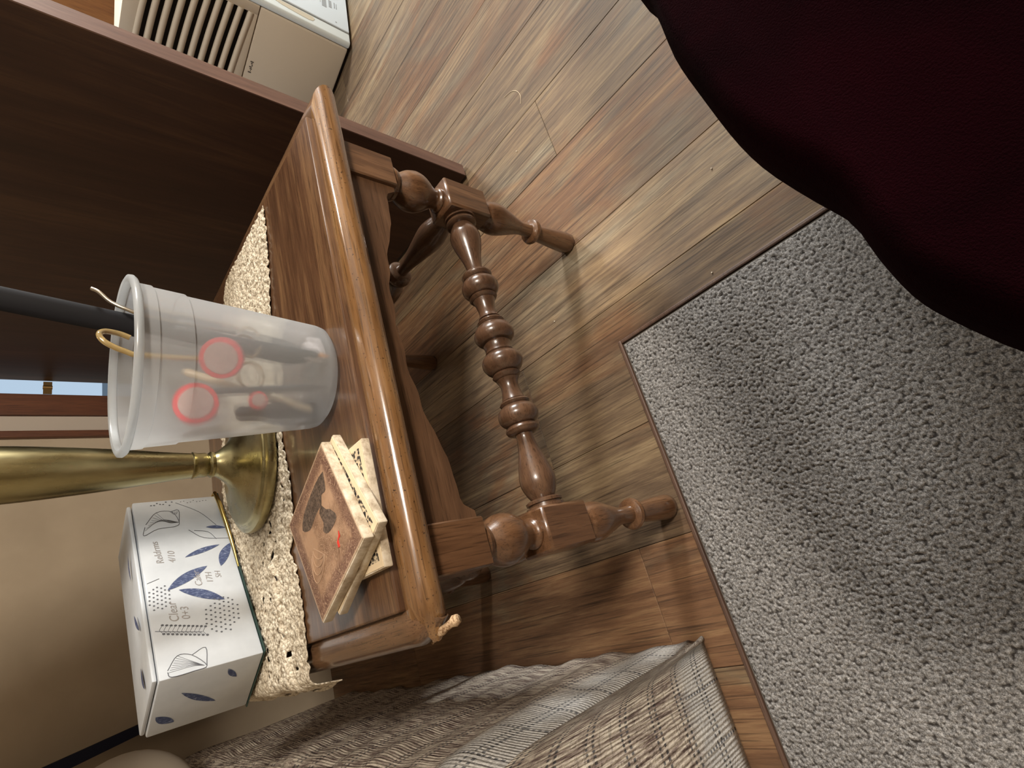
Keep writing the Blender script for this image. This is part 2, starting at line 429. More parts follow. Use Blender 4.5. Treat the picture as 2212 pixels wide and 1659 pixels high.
apron(LX0+.029, LX1-.029, LY0-.014, 'X', apron_wood); apron(LX0+.029, LX1-.029, LY1+.014, 'X', apron_wood)
apron(LY0+.029, LY1-.029, LX0-.014, 'Y', apron_woody); apron(LY0+.029, LY1-.029, LX1+.014, 'Y', apron_woody)

# ------------------------------------------------------------------ crocheted runner
def doily_mat():
    t = NT('cream_crochet_cotton'); v = t.coord()
    n = t.noise(v, 260, 4, .7); vo = t.add('ShaderNodeTexVoronoi'); vo.inputs['Scale'].default_value = 190; t.l(v, vo.inputs[0])
    c = t.ramp(n, [(.35, (.42, .34, .24)), (.55, (.74, .66, .52)), (.7, (.82, .76, .64))])
    c = t.mix(t.ramp(vo.outputs['Distance'], [(.55, (0, 0, 0)), (.85, (1, 1, 1))]), c, (.28, .22, .15))
    t.base(c, .95, .1); t.bump(t.math('ADD', n, t.math('MULTIPLY', vo.outputs['Distance'], -1.)), .8, .003)
    return t.m
front_y = [(-.737, .308), (-.704, .305), (-.67, .303), (-.641, .302), (-.609, .306), (-.575, .322), (-.555, .298), (-.517, .290), (-.469, .291), (-.422, .300), (-.35, .30), (-.26, .290), (-.198, .278), (-.147, .268), (-.08, .257), (-.015, .252)]
back_y = [(-.737, .60), (-.5, .615), (-.388, .607), (-.29, .585), (-.15, .55), (-.03, .49), (-.015, .47)]
def doily():
    nx, ny = 300, 130
    xs = np.linspace(-.737, -.012, nx)
    fy = np.interp(xs, *zip(*front_y)); by = np.interp(xs, *zip(*back_y))
    fy = fy-.0045*np.abs(np.sin(xs*math.pi/.016))+.002; by = by+.0045*np.abs(np.sin(xs*math.pi/.016))
    hang = 26
    rows = []
    for i in range(nx):
        t = np.linspace(0, 1, ny); rows.append(np.c_[np.full(ny, xs[i]), fy[i]+(by[i]-fy[i])*t, np.full(ny, .5635)])
    P = np.array(rows)                                   # nx, ny, 3
    lump = rng.normal(0, 1, (nx, ny)); 
    k = np.ones((3, 3))/9
    lu = sum(np.roll(np.roll(lump, a, 0), b, 1) for a in (-1, 0, 1) for b in (-1, 0, 1))/3
    P[:, :, 2] += lu*.0009
    # soft folds running along the runner near its left half
    X, Y = P[:, :, 0], P[:, :, 1]
    fold = np.exp(-((Y-.385-.12*(X+.62))/.010)**2)*np.clip((-.50-X)/.06, 0, 1)*.0055
    P[:, :, 2] += fold
    # the end hanging over the left edge of the table
    H = []
    for j in range(1, hang+1):
        s = j/hang*.055
        row = P[0].copy()
        ang = min(1.35, s/.018)
        dx = .018*math.sin(min(s/.018, 1.35)) if s < .0243 else .0176+(s-.0243)*math.cos(1.35)
        dz = .018*(1-math.cos(min(s/.018, 1.35))) if s < .0243 else .0141+(s-.0243)*math.sin(1.35)
        row[:, 0] -= dx*.9+.004*np.sin(row[:, 1]*55)*j/hang; row[:, 2] -= dz
        row[:, 1] += .004*np.sin(row[:, 1]*30)*j/hang
        H.append(row)
    P = np.concatenate([np.array(H)[::-1], P], 0)
    n0, n1 = P.shape[:2]
    verts = P.reshape(-1, 3)
    hole = np.zeros((n0-1, n1-1), bool)
    for _ in range(120):                                  # open stitches in rows
        r = random.choice([10, 30, 48, 66, 84, 102, 118])+random.randint(-2, 2); c = random.randint(3, n0-12); L = random.randint(2, 4)
        hole[c:c+L, r:r+random.choice([1, 1, 2])] = True
    for c0, r0, L, w in ((60, 38, 12, 2), (75, 36, 13, 3), (48, 40, 10, 2), (92, 30, 8, 2), (38, 22, 3, 5), (33, 30, 2, 5), (36, 36, 2, 4), (30, 14, 2, 6), (110, 36, 8, 2), (44, 64, 9, 2), (68, 60, 9, 2), (6, 20, 4, 12), (5, 44, 5, 10), (6, 66, 4, 9), (7, 90, 4, 10)):
        hole[c0:c0+L, r0:r0+w] = True
    F = [(i*n1+j, (i+1)*n1+j, (i+1)*n1+j+1, i*n1+j+1) for i in range(n0-1) for j in range(n1-1) if not hole[i, j]]
    me = bpy.data.meshes.new('crocheted_runner'); me.from_pydata(verts.tolist(), [], F); me.shade_smooth()
    o = link('crocheted_runner', me, doily_mat())
    s = o.modifiers.new('thick', 'SOLIDIFY'); s.thickness = .0016; s.offset = -1
    return o
d = doily(); tag(d, 'cream crocheted table runner hanging over the table edge', 'table runner')

# ------------------------------------------------------------------ brass lamp
LMP = thing('table_lamp', 'brass table lamp with flared round foot behind the plastic tub', 'lamp', (-.407, .420, .5665))
def brass(name, rough=.28):
    t = NT(name); v = t.coord((1, 1, .25)); n = t.noise(v, 40, 4, .6)
    t.base(t.ramp(n, [(.3, (.27, .23, .115)), (.7, (.40, .35, .19))]), t.ramp(n, [(.3, (rough-.05,)*3), (.7, (rough+.08,)*3)]), .5, 0, 1); return t.m
bra = brass('aged_brass')
fo = [(0, .106), (.001, .110), (.006, .1115), (.0125, .110), (.0145, .106), (.0150, .1025), (.0165, .1015), (.0185, .0985)]
fo += spline([(.019, .095), (.0205, .083), (.0235, .068), (.0285, .051), (.036, .036), (.045, .0265), (.053, .0205), (.058, .0180)], 6)
obj('lamp_base', lathe(bmesh.new(), fo, 64), bra, LMP, 50)
obj('collar', lathe(bmesh.new(), [(.0575, .0170), (.059, .0195), (.063, .0200), (.0655, .0180), (.0665, .0165), (.068, .0175), (.070, .0185), (.080, .0185), (.0855, .0195), (.0875, .0205), (.089, .019)], 40), bra, LMP, 40)
obj('stem', lathe(bmesh.new(), spline([(.087, .0185), (.12, .0215), (.18, .0280), (.24, .0330), (.30, .0365), (.36, .036), (.42, .030), (.46, .020), (.48, .012), (.50, .010)], 5), 48), bra, LMP, 60)
bm = bmesh.new(); N = 60
ra = [bm.verts.new((.22*math.cos(2*math.pi*i/N), .22*math.sin(2*math.pi*i/N), .62)) for i in range(N)]
rb = [bm.verts.new((.13*math.cos(2*math.pi*i/N), .13*math.sin(2*math.pi*i/N), .90)) for i in range(N)]
for i in range(N): bm.faces.new((ra[i], ra[(i+1) % N], rb[(i+1) % N], rb[i]))
sh = obj('lamp_shade', bm, flat('linen_shade', (.55, .48, .36), .9), LMP, 60); sh.modifiers.new('t', 'SOLIDIFY').thickness = .003
bm = bmesh.new(); lathe(bm, [(.50, .010), (.56, .016), (.60, .016), (.605, .008), (.62, .02), (.66, .03), (.69, .02), (.70, .004)], 20)
for a in range(3):
    tube(bm, [(0, 0, .70), (.14*math.cos(a*2.094), .14*math.sin(a*2.094), .89)], .002, 6)
obj('socket', bm, bra, LMP, 50)

# ------------------------------------------------------------------ frosted tub and what stands in it
def frosted():
    t = NT('frosted_plastic')
    t.n.remove(t.p)
    tr = t.add('ShaderNodeBsdfTransparent'); tr.inputs[0].default_value = (.95, .97, .98, 1)
    rf = t.add('ShaderNodeBsdfRefraction'); rf.inputs['Color'].default_value = (.95, .97, .98, 1); rf.inputs['Roughness'].default_value = .22; rf.inputs['IOR'].default_value = 1.12
    df = t.add('ShaderNodeBsdfDiffuse'); df.inputs[0].default_value = (.74, .77, .79, 1)
    tl_ = t.add('ShaderNodeBsdfTranslucent'); tl_.inputs[0].default_value = (.74, .77, .79, 1)
    gl = t.add('ShaderNodeBsdfGlossy'); gl.inputs['Roughness'].default_value = .25
    def mx(f, a, b):
        m = t.add('ShaderNodeMixShader'); m.inputs[0].default_value = f; t.l(a.outputs[0], m.inputs[1]); t.l(b.outputs[0], m.inputs[2]); return m
    see = mx(.60, tr, rf); milk = mx(.5, df, tl_)
    m3 = mx(.05, mx(.44, see, milk), gl)
    t.l(m3.outputs[0], t.out.inputs[0]); return t.m
fz = frosted()
TUB = thing('plastic_tub', 'frosted clear plastic tub holding pens, standing at the table front', 'tub', (-.388, .150, .5605))
pr = [(.0015, .0), (.0015, .052), (.0025, .060), (.007, .0655), (.014, .0675), (.10, .0770), (.1560, .0828), (.1565, .0845), (.186, .0875), (.1865, .0890), (.199, .0900), (.2000, .0945), (.2050, .0955)]
inn = [(.2050, .0905), (.198, .0885), (.186, .0862), (.157, .0830), (.15, .0810), (.10, .0755), (.014, .0660), (.008, .063), (.0040, .056), (.0035, .0)]
def lathe0(prof, seg=72):
    bm = bmesh.new(); rings = []
    for z, r in prof:
        rings.append([bm.verts.new((0, 0, z))] if r == 0 else [bm.verts.new((r*math.cos(2*math.pi*i/seg), r*math.sin(2*math.pi*i/seg), z)) for i in range(seg)])
    for a, b in zip(rings, rings[1:]):
        for i in range(seg):
            j = (i+1) % seg
            if len(a) == 1: bm.faces.new((a[0], b[i], b[j]))
            elif len(b) == 1: bm.faces.new((a[i], a[j], b[0]))
            else: bm.faces.new((a[i], a[j], b[j], b[i]))
    bmesh.ops.recalc_face_normals(bm, faces=bm.faces); return bm
pr = [(z*1.036, r) for z, r in pr]
obj('tub_body', lathe0(pr), fz, TUB, 40)
rim = bmesh.new(); lathe(rim, [(.1995, .0905), (.2000, .0955), (.2025, .0975), (.2060, .0972), (.2075, .0940), (.2065, .0900), (.2035, .0893), (.1995, .0905)], 72, cap=False)
for v in rim.verts: v.co.z *= 1.036
for_rim = obj('rim', rim, fz, TUB, 60)
for o_ in TUB.children:                                         # the tub leans a touch
    for v in o_.data.vertices: v.co.x += v.co.z*.022; v.co.y += v.co.z*.03

black = flat('black_plastic', (.005, .005, .007), .6, spec=.25); ink = flat('dark_grey_plastic', (.022, .028, .035), .4)
def at_tub(p): return Vector((-.388+p[0], .150+p[1], .5605+p[2]))
def pen(name, label, cat, a, b, r, m, tipm=None, group=None):
    o = thing(name, label, cat, at_tub(a), 0, group)
    d = Vector(b)-Vector(a); L = d.length
    bm = lathe(bmesh.new(), [(.012, r*.55), (.016, r), (L*.72, r), (L*.72+.001, r*1.12), (L-.003, r*1.12), (L, r*.7)], 14)
    obj('barrel', bm, m, o, 40)
    obj('tip', lathe(bmesh.new(), [(0, .0006), (.004, r*.3), (.0125, r*.6)], 12), tipm or m, o, 60)
    o.rotation_mode = 'QUATERNION'; o.rotation_quaternion = Vector((0, 0, 1)).rotation_difference(d); return o
pen('pen', 'dark pen with an orange tip slanting inside the tub', 'pen', (.008, -.040, .0045), (.052, -.002, .165), .0048, ink, flat('orange_tip', (.8, .30, .04), .4))
pen('pen', 'dark pen standing left of the orange-tipped pen in the tub', 'pen', (-.020, -.014, .0045), (-.012, .030, .155), .0045, flat('slate_plastic', (.05, .06, .07), .4))
pen('pencil', 'pale pencil slanting across the middle of the tub', 'pencil', (-.046, .004, .0045), (.020, .040, .150), .0042, flat('pale_pencil', (.45, .36, .24), .5), flat('graphite', (.05, .05, .05), .5))
# long flat black rod
rod = thing('shoehorn', 'long flat black rod rising out of the frosted tub', 'shoehorn', at_tub((.035, .020, .006)))
bm = bmesh.new(); P0, P1 = Vector((0, 0, 0)), Vector((.078, .012, .46)); n = 24
prev = None; dv = (P1-P0).normalized(); side = dv.cross(Vector((.45, .89, 0))).normalized(); nr = dv.cross(side)
for k in range(n+1):
    t = k/n; c = P0.lerp(P1, t); w = .0125 if t > .06 else .0125*math.sqrt(t/.06*.9+.1)
    ring = []
    for i in range(12):
        a = 2*math.pi*i/12; ring.append(bm.verts.new(c+side*w*math.cos(a)+nr*.0045*math.sin(a)))
    if prev:
        for i in range(12): bm.faces.new((prev[i], prev[(i+1) % 12], ring[(i+1) % 12], ring[i]))
    else: bm.faces.new(ring)
    prev = ring
bm.faces.new(prev); bmesh.ops.recalc_face_normals(bm, faces=bm.faces)
obj('blade', bm, black, rod, 60)
bm = bmesh.new(); tube(bm, [P1+dv*.0, P1+dv*.02, P1+dv*.03], [.010, .009, .004], 12); obj('end_cap', bm, ink, rod, 50)
# spectacles, arms up
amber = NT('clear_amber_plastic'); amber.base((.55, .40, .17), .12, .6, .5); amber.p.inputs['Transmission Weight'].default_value = .6
GL = thing('eyeglasses', 'clear amber eyeglasses standing arms up in the frosted tub', 'eyeglasses', at_tub((.02, .02, .05)))
def g(p): return (p[0]-.02, p[1]-.02, p[2]-.05)
bm = bmesh.new(); tube(bm, [g(p) for p in spline([(.052, -.006, .10), (.066, .0, .185), (.074, .002, .208), (.084, .006, .222), (.098, .010, .232), (.104, .014, .238)], 6)], .0021, 10); obj('temple', bm, flat('silver_wire', (.55, .50, .42), .25, metal=1), GL, 60)
bm = bmesh.new(); tube(bm, [g(p) for p in spline([(.010, -.010, .10), (.012, -.008, .190), (.020, -.006, .212), (.032, -.004, .228), (.041, -.002, .233), (.048, .002, .228), (.049, .006, .215), (.043, .006, .205)], 6)], [.0024]*42+[.0024]*1, 10) if False else tube(bm, [g(p) for p in spline([(.010, -.010, .10), (.010, -.008, .190), (.016, -.006, .212), (.026, -.004, .228), (.036, -.002, .233), (.043, .002, .228), (.044, .006, .215), (.040, .006, .205)], 6)], .0030, 10)
obj('temple', bm, amber.m, GL, 60)
bm = bmesh.new()
for cx_ in (.004, .044):
    N = 26; tube(bm, [g((cx_+.017*math.cos(2*math.pi*i/N), .012, .085+.014*math.sin(2*math.pi*i/N))) for i in range(N+1)], .0018, 8, False)
tube(bm, [g((.019, .012, .090)), g((.024, .013, .093)), g((.029, .012, .090))], .0016, 8)
obj('frame', bm, amber.m, GL, 60)
# round red-edged discs and a small red one, a pale eraser
def disc(label, c, r, h, nrm, group=None, m2=None):
    o = thing('round_tin', label, 'tin', at_tub(c))
    a = obj('tin_body', lathe(bmesh.new(), [(-h/2, r*.90), (-h/2+.001, r), (h/2-.002, r), (h/2-.0006, r*.97)], 36), redm, o, 40)
    obj('lid', lathe(bmesh.new(), [(h/2-.0006, r*.78), (h/2+.0006, r*.76), (h/2+.0008, r*.2)], 36), m2 or palem, o, 40)
    o.rotation_mode = 'QUATERNION'; o.rotation_quaternion = Vector((0, 0, 1)).rotation_difference(Vector(nrm)); return o
redm = flat('red_enamel', (.80, .01, .03), .35); palem = flat('pale_pink_lid', (.50, .33, .31), .5)
disc('round red-edged tin, nearer the middle of the tub', (-.003, -.038, .128), .022, .016, (-.45, -.8, .35))
disc('round red-edged tin, left and uppermost in the tub', (-.046, -.012, .150), .022, .016, (-.3, -.9, .25))
disc('small red tin low down at the left of the tub', (-.040, -.012, .086), .010, .010, (-.3, -.9, .1))
bm = newbox(-.015, .015, -.008, .008, -.010, .010, .003, 3)
er = obj('eraser', bm, flat('white_rubber', (.75, .70, .72), .7), None, 40); er.location = at_tub((.026, -.018, .0140)); er.rotation_euler = (0, 0, .5)
tag(er, 'white eraser lying on the bottom of the tub', 'eraser')
bm = bmesh.new(); lathe(bm, spline([(0, .010), (.006, .013), (.05, .013), (.056, .012), (.075, .008), (.095, .008), (.1, .006)], 3), 20)
mk = obj('marker', bm, black, None, 50); mk.location = at_tub((-.030, .030, .0042)); mk.rotation_euler = (.16, -.12, 0)
tag(mk, 'thick black marker standing behind the red-edged tins', 'marker')

# ------------------------------------------------------------------ stone coasters
def stone_edge():
    t = NT('pale_stone'); v = t.coord(); n = t.noise(v, 60, 4, .65)
    t.base(t.ramp(n, [(.35, (.36, .28, .19)), (.52, (.62, .53, .40)), (.7, (.74, .68, .57))]), .8, .2); t.bump(n, .4, .001); return t.m
stm = stone_edge()
def printed(name, kind):
    t = NT(name); c = t.add('ShaderNodeTexCoord'); sp = t.add('ShaderNodeSeparateXYZ'); t.l(c.outputs['Object'], sp.inputs[0])
    ax, ay = t.math('ABSOLUTE', sp.outputs[0]), t.math('ABSOLUTE', sp.outputs[1]); e = t.math('MAXIMUM', ax, ay)
    n = t.noise(c.outputs['Object'], 70, 5, .7, 1.0)
    if kind == 'top':
        sw = t.noise(c.outputs['Object'], 26, 3, .5, 3.2)
        wv = t.math('SINE', t.math('MULTIPLY', sw, 75.))
        ln = t.ramp(t.math('MULTIPLY_ADD', wv, .5, .5), [(.80, (0, 0, 0)), (.97, (1, 1, 1))])
        base = t.ramp(n, [(.35, (.115, .055, .036)), (.55, (.175, .090, .060)), (.68, (.26, .15, .10))])
        inner = t.ramp(t.noise(c.outputs['Object'], 30, 3, .6), [(.35, (.20, .11, .065)), (.6, (.44, .27, .165))])
        col = t.mix(t.ramp(t.math('ADD', e, t.math('MULTIPLY', n, .02)), [(.0600, (0, 0, 0)), (.0640, (1, 1, 1))]), inner, base)
        col = t.mix(t.math('MULTIPLY', ln, .75), col, (.44, .29, .19))
        col = t.mix(t.ramp(e, [(.0665, (0, 0, 0)), (.0685, (1, 1, 1))]), col, (.66, .50, .34))
    else:
        ck = t.add('ShaderNodeTexVoronoi'); ck.inputs['Scale'].default_value = 260; t.l(c.outputs['Object'], ck.inputs[0])
        pat = t.ramp(t.math('ADD', t.math('MULTIPLY', ck.outputs['Distance'], .45), t.math('MULTIPLY', n, .45)), [(.42, (.022, .020, .022)), (.50, (.58, .48, .33))])
        band = t.math('MULTIPLY', t.math('GREATER_THAN', e, .050), t.math('LESS_THAN', e, .0625))
        col = t.mix(band, (.72, .70, .62), pat)
        col = t.mix(t.math('GREATER_THAN', e, .0625), col, (.74, .60, .40))
    t.base(col, .55, .3, .1); t.bump(n, .25, .0006); return t.m
prt = {'top': printed('coaster_print_brown', 'top'), 'rim': printed('coaster_print_border', 'rim')}
for lab, cxy, z0, th, rot, kind in (
    ('bottom square stone coaster of the stack, with a black patterned border', (-.584, .124), .5605, .0105, R(0.3), 'rim'),
    ('middle square stone coaster of the stack, mostly covered', (-.587, .124), .5715, .0110, R(29.5), 'rim'),
    ('top square stone coaster of the stack, printed with brown swirls', (-.592, .134), .5830, .0120, R(26), 'top')):
    c = thing('coaster', lab, 'coaster', (*cxy, z0), rot, 'stone coasters on the table')
    s = .0710
    obj('slab', newbox(-s, s, -s, s, 0, th-.0006, .0016, 2), stm, c, 40)
    obj('printed_face', newbox(-s+.0016, s-.0016, -s+.0016, s-.0016, th-.0006, th, .0003, 1), prt[kind], c)
    if kind == 'top':
        def blob(poly, m, z=th+.0002):
            bm = bmesh.new(); P = spline(poly+[poly[0]], 3)[:-1]
            f = bm.faces.new([bm.verts.new((x, y, z)) for x, y in P]); f.normal_update()
            if f.normal.z < 0: f.normal_flip()
            return bm
        dk = NT('print_dark'); dn = dk.noise(dk.coord(), 300, 4, .8); dk.base(dk.ramp(dn, [(.40, (.055, .038, .028)), (.60, (.17, .12, .09))]), .6, .3)
        for P in ([(0.0432, -0.0509), (0.0245, -0.041), (0.0275, -0.029), (0.0199, -0.0211), (0.0217, -0.010), (0.0222, 0.0045), (0.0214, 0.0227), (0.0356, 0.040), (0.0471, 0.02), (0.0481, -0.0281)],
                  [(.0199, -.0205), (.008, -.027), (0.0017, -0.034), (-0.0131, -0.0414), (-0.0169, -0.0324), (-0.0135, -0.0128), (-.004, -.004), (0.0023, -0.0108), (0.0174, -0.0101)]):
            obj('print_figure', blob(P, None), dk.m, c)
        bm = bmesh.new()
        for k in range(5):
            q = [(.006-.0045*k+.010*math.sin(a)*.6-.010, .012+.0055*k+.0*a+.013*math.sin(a)*(1+.25*k)*.9, th+.0004) for a in np.linspace(-1.2, 1.5, 14)]
            q = [(-.010-.006*k*math.cos(a)+.010*math.sin(a), .022+.0065*k*math.cos(a)+(.008+.002*k)*math.sin(a), th+.0004) for a in np.linspace(-1.4, 1.4, 16)]
            tube(bm, q, .00045, 5)
        obj('print_swirls', bm, flat('print_cream', (.50, .34, .23), .6), c)
        bm = bmesh.new(); tube(bm, [(-.0286, -.0335, th+.0004), (-.0334, -.0313, th+.0004), (-.0340, -.0265, th+.0004), (-.0360, -.0240, th+.0004), (-.0418, -.0224, th+.0004)], [.0008, .0022, .0010, .0026, .0022], 8)
        for v in bm.verts: v.co.z = th+.0003+(v.co.z-th-.0003)*.2
        obj('print_red_mark', bm, flat('print_red', (.62, .035, .02), .5), c, 60)

# ------------------------------------------------------------------ patterned box on a thin gilt tray
BU, BV = Vector((.8562, .5166, 0)), Vector((-.5166, .8562, 0)); bang = math.atan2(.5166, .8562)
BXp = (-.691, .450, .5665)
tray = thing('tray', 'thin dark green tray with gilt rim under the patterned box', 'tray', (-.691, .450, .5672), bang)
obj('tray_base', newbox(-.001, .348, -.004, .130, 0, .0022, .0008, 1), flat('dark_green_tray', (.012, .035, .028), .4), tray)
bm = bmesh.new(); tube(bm, [(.165, -.0035, .003), (.20, -.007, .0032), (.26, -.0085, .0035), (.32, -.006, .004), (.352, .0, .0045), (.356, .01, .005), (.353, .05, .005)], [.001, .0022, .0036, .004, .0036, .003, .002], 10)
obj('gilt_rim', bm, flat('gilt', (.62, .45, .14), .3, metal=1), tray, 60)
BOX = thing('storage_box', 'white box printed with blue leaves and handwritten notes', 'box', (-.691, .450, .5697), bang)
paper = NT('white_printed_paper'); pn = paper.noise(paper.coord(), 14, 4, .6); paper.base(paper.ramp(pn, [(.3, (.46, .49, .52)), (.7, (.56, .59, .62))]), .55, .4, .1); paper.bump(paper.noise(paper.coord(), 9, 3, .5), .25, .004)
BL, BD, BH = .3445, .125, .131
bm = bmesh.new(); box(bm, 0, BL, 0, BD, 0, BH, .0022, 2)
for v in bm.verts:                                             # soft, slightly bulging carton
    v.co.z += .004*(v.co.z > .06)*math.sin(math.pi*v.co.x/BL)
obj('carton', bm, paper.m, BOX, 40)
bm = bmesh.new(); box(bm, .004, BL-.004, .004, BD-.002, BH+.0005, BH+.0065, .0022, 2); 
for v in bm.verts: v.co.z += .004*math.sin(math.pi*v.co.x/BL)+.0012*math.sin(v.co.x*60)
obj('lid', bm, paper.m, BOX, 40)
navy = NT('navy_print'); nn = navy.noise(navy.coord((1, 1, .4), rot=(0, .7, 0)), 420, 3, .7)
navy.base(navy.ramp(nn, [(.45, (.045, .060, .135)), (.62, (.11, .14, .24)), (.70, (.45, .48, .55))]), .6, .3)
gin = flat('grey_ink', (.10, .105, .12), .6); pin = flat('pencil_ink', (.30, .28, .27), .7)
def leaf(bm, a, b, w, y=-.0004, bend=.12):
    a, b = np.array(a), np.array(b); d = b-a; L = np.hypot(*d); d /= L; nrm = np.array([-d[1], d[0]]); n = 14
    up, dn = [], []
    for k in range(n+1):
        t = k/n; c = a+d*L*t+nrm*bend*w*math.sin(math.pi*t); ww = w/2*math.sin(math.pi*t)**.8
        up.append(c+nrm*ww); dn.append(c-nrm*ww)
    poly = up+dn[1:-1][::-1]
    f = bm.faces.new([bm.verts.new((p[0], y, p[1])) for p in poly]); f.normal_update()
    if f.normal.y > 0: f.normal_flip()
leaves = [((0.2668, 0.0312), (0.2601, 0.001), 0.0074), ((0.205, 0.072), (0.2221, 0.018), 0.0098), ((0.175, 0.0245), (0.2221, 0.0015), 0.0150), ((0.145, 0.1037), (0.1797, 0.044), 0.0165), ((0.1421, 0.0894), (0.1076, 0.0316), 0.0160)]
for a, b, w in leaves:
    bm = bmesh.new(); leaf(bm, a, b, w); obj('leaf_print', bm, navy.m, BOX)
bm = bmesh.new()
def line(pts, r=.00035, y=-.0002):
    tube(bm, [(p[0], y, p[1]) for p in spline(pts, 4)], r, 5)
for c in ([(0.335, 0.0681), (0.3057, 0.0353), (0.2692, 0.0144)], [(0.2649, 0.0578), (0.2425, 0.0381), (0.234, 0.001)],
          [(0.2884, 0.1169), (0.3143, 0.0994), (0.3127, 0.0767), (0.2857, 0.0689), (0.2767, 0.0765), (0.2753, 0.1015), (0.2635, 0.1219), (0.2827, 0.1187)],
          [(0.3131, 0.0792), (0.3152, 0.066), (0.2857, 0.0689)],
          [(0.012, 0.120), (0.0306, 0.1064), (0.0262, 0.0894), (0.004, 0.0743), (0.0012, 0.0904), (0.0012, 0.1166), (0.0095, 0.1203)],
          [(0.0262, 0.0894), (0.0327, 0.0712), (0.004, 0.0743)],
          [(0.0775, 0.127), (0.0673, 0.0969), (0.059, 0.071)], [(0.1641, 0.1278), (0.17, 0.1117)], [(.236, .02), (.255, .03), (.262, .05)]):
    line(c, .0005)
for k in range(8):                                             # ribs of the two shell flowers
    t = k/7; line([(.2857, .0689), (.3+.008*t-.012, .085+.01*t), (.3143-.040*t, .0994+.020*t)], .00022)
    line([(.0055, .0770), (.018-.009*t, .092), (.0306-.022*t, .1064+.013*t)], .00022)
for k in range(5): line([(.306, .0745-.001*k), (.3125+.0004*k, .078-.0028*k)], .0003)
for k in range(11):                                            # berry sprig
    t = k/10; x, z = .0775-.018*t, .122-.052*t
    for s in (-1, 1):
        line([(x, z), (x+s*.007, z-.004)], .00025)
obj('drawn_print', bm, gin, BOX)['kind'] = 'stuff'
bm = bmesh.new()
def dot(x, z, r, y=-.0005):
    f = bm.faces.new([bm.verts.new((x+r*math.cos(i), y, z+r*math.sin(i)*1.1)) for i in np.linspace(0, 2*math.pi, 8)[:-1]]); f.normal_update()
    if f.normal.y > 0: f.normal_flip()
for k in range(11):
    t = k/10; x, z = .0775-.018*t, .122-.052*t
    for s in (-1, 1): dot(x+s*.0075, z-.0045, .0018)
for i in range(6):
    for j in range(6):
        if (i-2.5)**2+(j-2.5)**2 < 8.6: dot(.1542-.0075*i-(j % 2)*.003, .1262-.0050*j+.0006*i, .0013)
for i in range(8):
    for j in range(8):
        if abs(i-3.5)/4.4+abs(j-3.5)/5 < 1.15: dot(.112-.0082*i-(j % 2)*.003, .058-.0062*j+.0018*i*(1 if 1 else 0)*.6, .0014)
for i in range(8): dot(.339-random.random()*.010, .105-.0045*i, .0014)
for i in range(9): dot(.338-random.random()*.006, .060-.0050*i, .0009)
obj('dot_print', bm, gin, BOX)['kind'] = 'stuff'
def text(s, x, z, size, rot=0, par=BOX, m=pin, face='front', name='handwriting', shear=.25):
    cu = bpy.data.curves.new('t', 'FONT'); cu.body = s; cu.size = size; cu.shear = shear; cu.offset = -.0001; cu.extrude = .00012
    to = bpy.data.objects.new('t', cu); C.objects.link(to)
    bpy.context.view_layer.update()
    me = bpy.data.meshes.new_from_object(to.evaluated_get(bpy.context.evaluated_depsgraph_get()))
    bpy.data.objects.remove(to)
    Mx = Matrix.Translation((x, -.0005, z)) @ Matrix.Rotation(math.pi/2, 4, 'X') @ Matrix.Rotation(rot, 4, 'Z')
    me.transform(Mx); me.name = name; me.materials.clear(); return link(name, me, m, par)
text('Clear', .0851, .0965, .0165, .0); text('0+3', .0854, .0822, .0150)
text('Reldrms', .199, .1013, .0145, .08); text('4/10', .197, .0860, .0140, -.04)
text('Caler', .1418, .0567, .0140, .02); text('17H', .1440, .0410, .0130); text('SH', .1516, .0280, .0120)
# left end print
bm = bmesh.new()
def leafx(a, b, w):
    k = bmesh.new(); leaf(k, a, b, w, 0)
    base = {}
    for v in k.verts: base[v] = bm.verts.new((-.0005, BD-v.co.x, v.co.z))
    for f in k.faces:
        g2 = bm.faces.new([base[v] for v in f.verts]); g2.normal_update()
        if g2.normal.x > 0: g2.normal_flip()
    k.free()
for a_ in (((.04, .05), (.085, .100), .010), ((.02, .100), (.045, .125), .013), ((.085, .030), (.110, .045), .008)):
    bm = bmesh.new(); leafx(*a_); obj('leaf_print', bm, navy.m, BOX)
# top print
bm = bmesh.new()
for a, b, w in (((.10, .02), (.135, .03), .010), ((.02, .04), (.06, .05), .010), ((.20, .03), (.25, .02), .008)):
    k = bmesh.new(); leaf(k, a, b, w, 0); mp = {v: bm.verts.new((v.co.x, v.co.z, BH+.0072+.004*math.sin(math.pi*v.co.x/BL)+.0012*math.sin(v.co.x*60))) for v in k.verts}
    for f in k.faces:
        g2 = bm.faces.new([mp[v] for v in f.verts]); g2.normal_update()
        if g2.normal.z < 0: g2.normal_flip()
    k.free(); obj('leaf_print', bm, navy.m, BOX); bm = bmesh.new()

# ------------------------------------------------------------------ dehumidifier
beige = NT('beige_plastic'); bn = beige.noise(beige.coord(), 400, 2, .5); beige.base((.50, .44, .35), .5, .4); beige.bump(bn, .15, .0006)
whitep = flat('daylit_white_plastic', (.62, .70, .72), .35); darkv = flat('vent_dark', (.018, .014, .010), .8)  # whitep: bluish cast of the daylight put into the front's colour
DH = thing('dehumidifier', 'beige and white dehumidifier with louvred side beyond the open door', 'dehumidifier', (1.255, .650, 0))
fd = Vector((.985, -.17, 0)); sd = Vector((-.27, .963, 0))
def q(a, b, z): return fd*a+sd*b+Vector((0, 0, z))
def slab(bm, a0, a1, b0, b1, z0, z1, bev=.004, mat=0):
    k = bmesh.new(); box(k, a0, a1, b0, b1, z0, z1, bev, 2, mat)
    mp = {v: bm.verts.new(q(*v.co)) for v in k.verts}
    for f in k.faces: bm.faces.new([mp[v] for v in f.verts]).material_index = mat
    k.free(); return bm
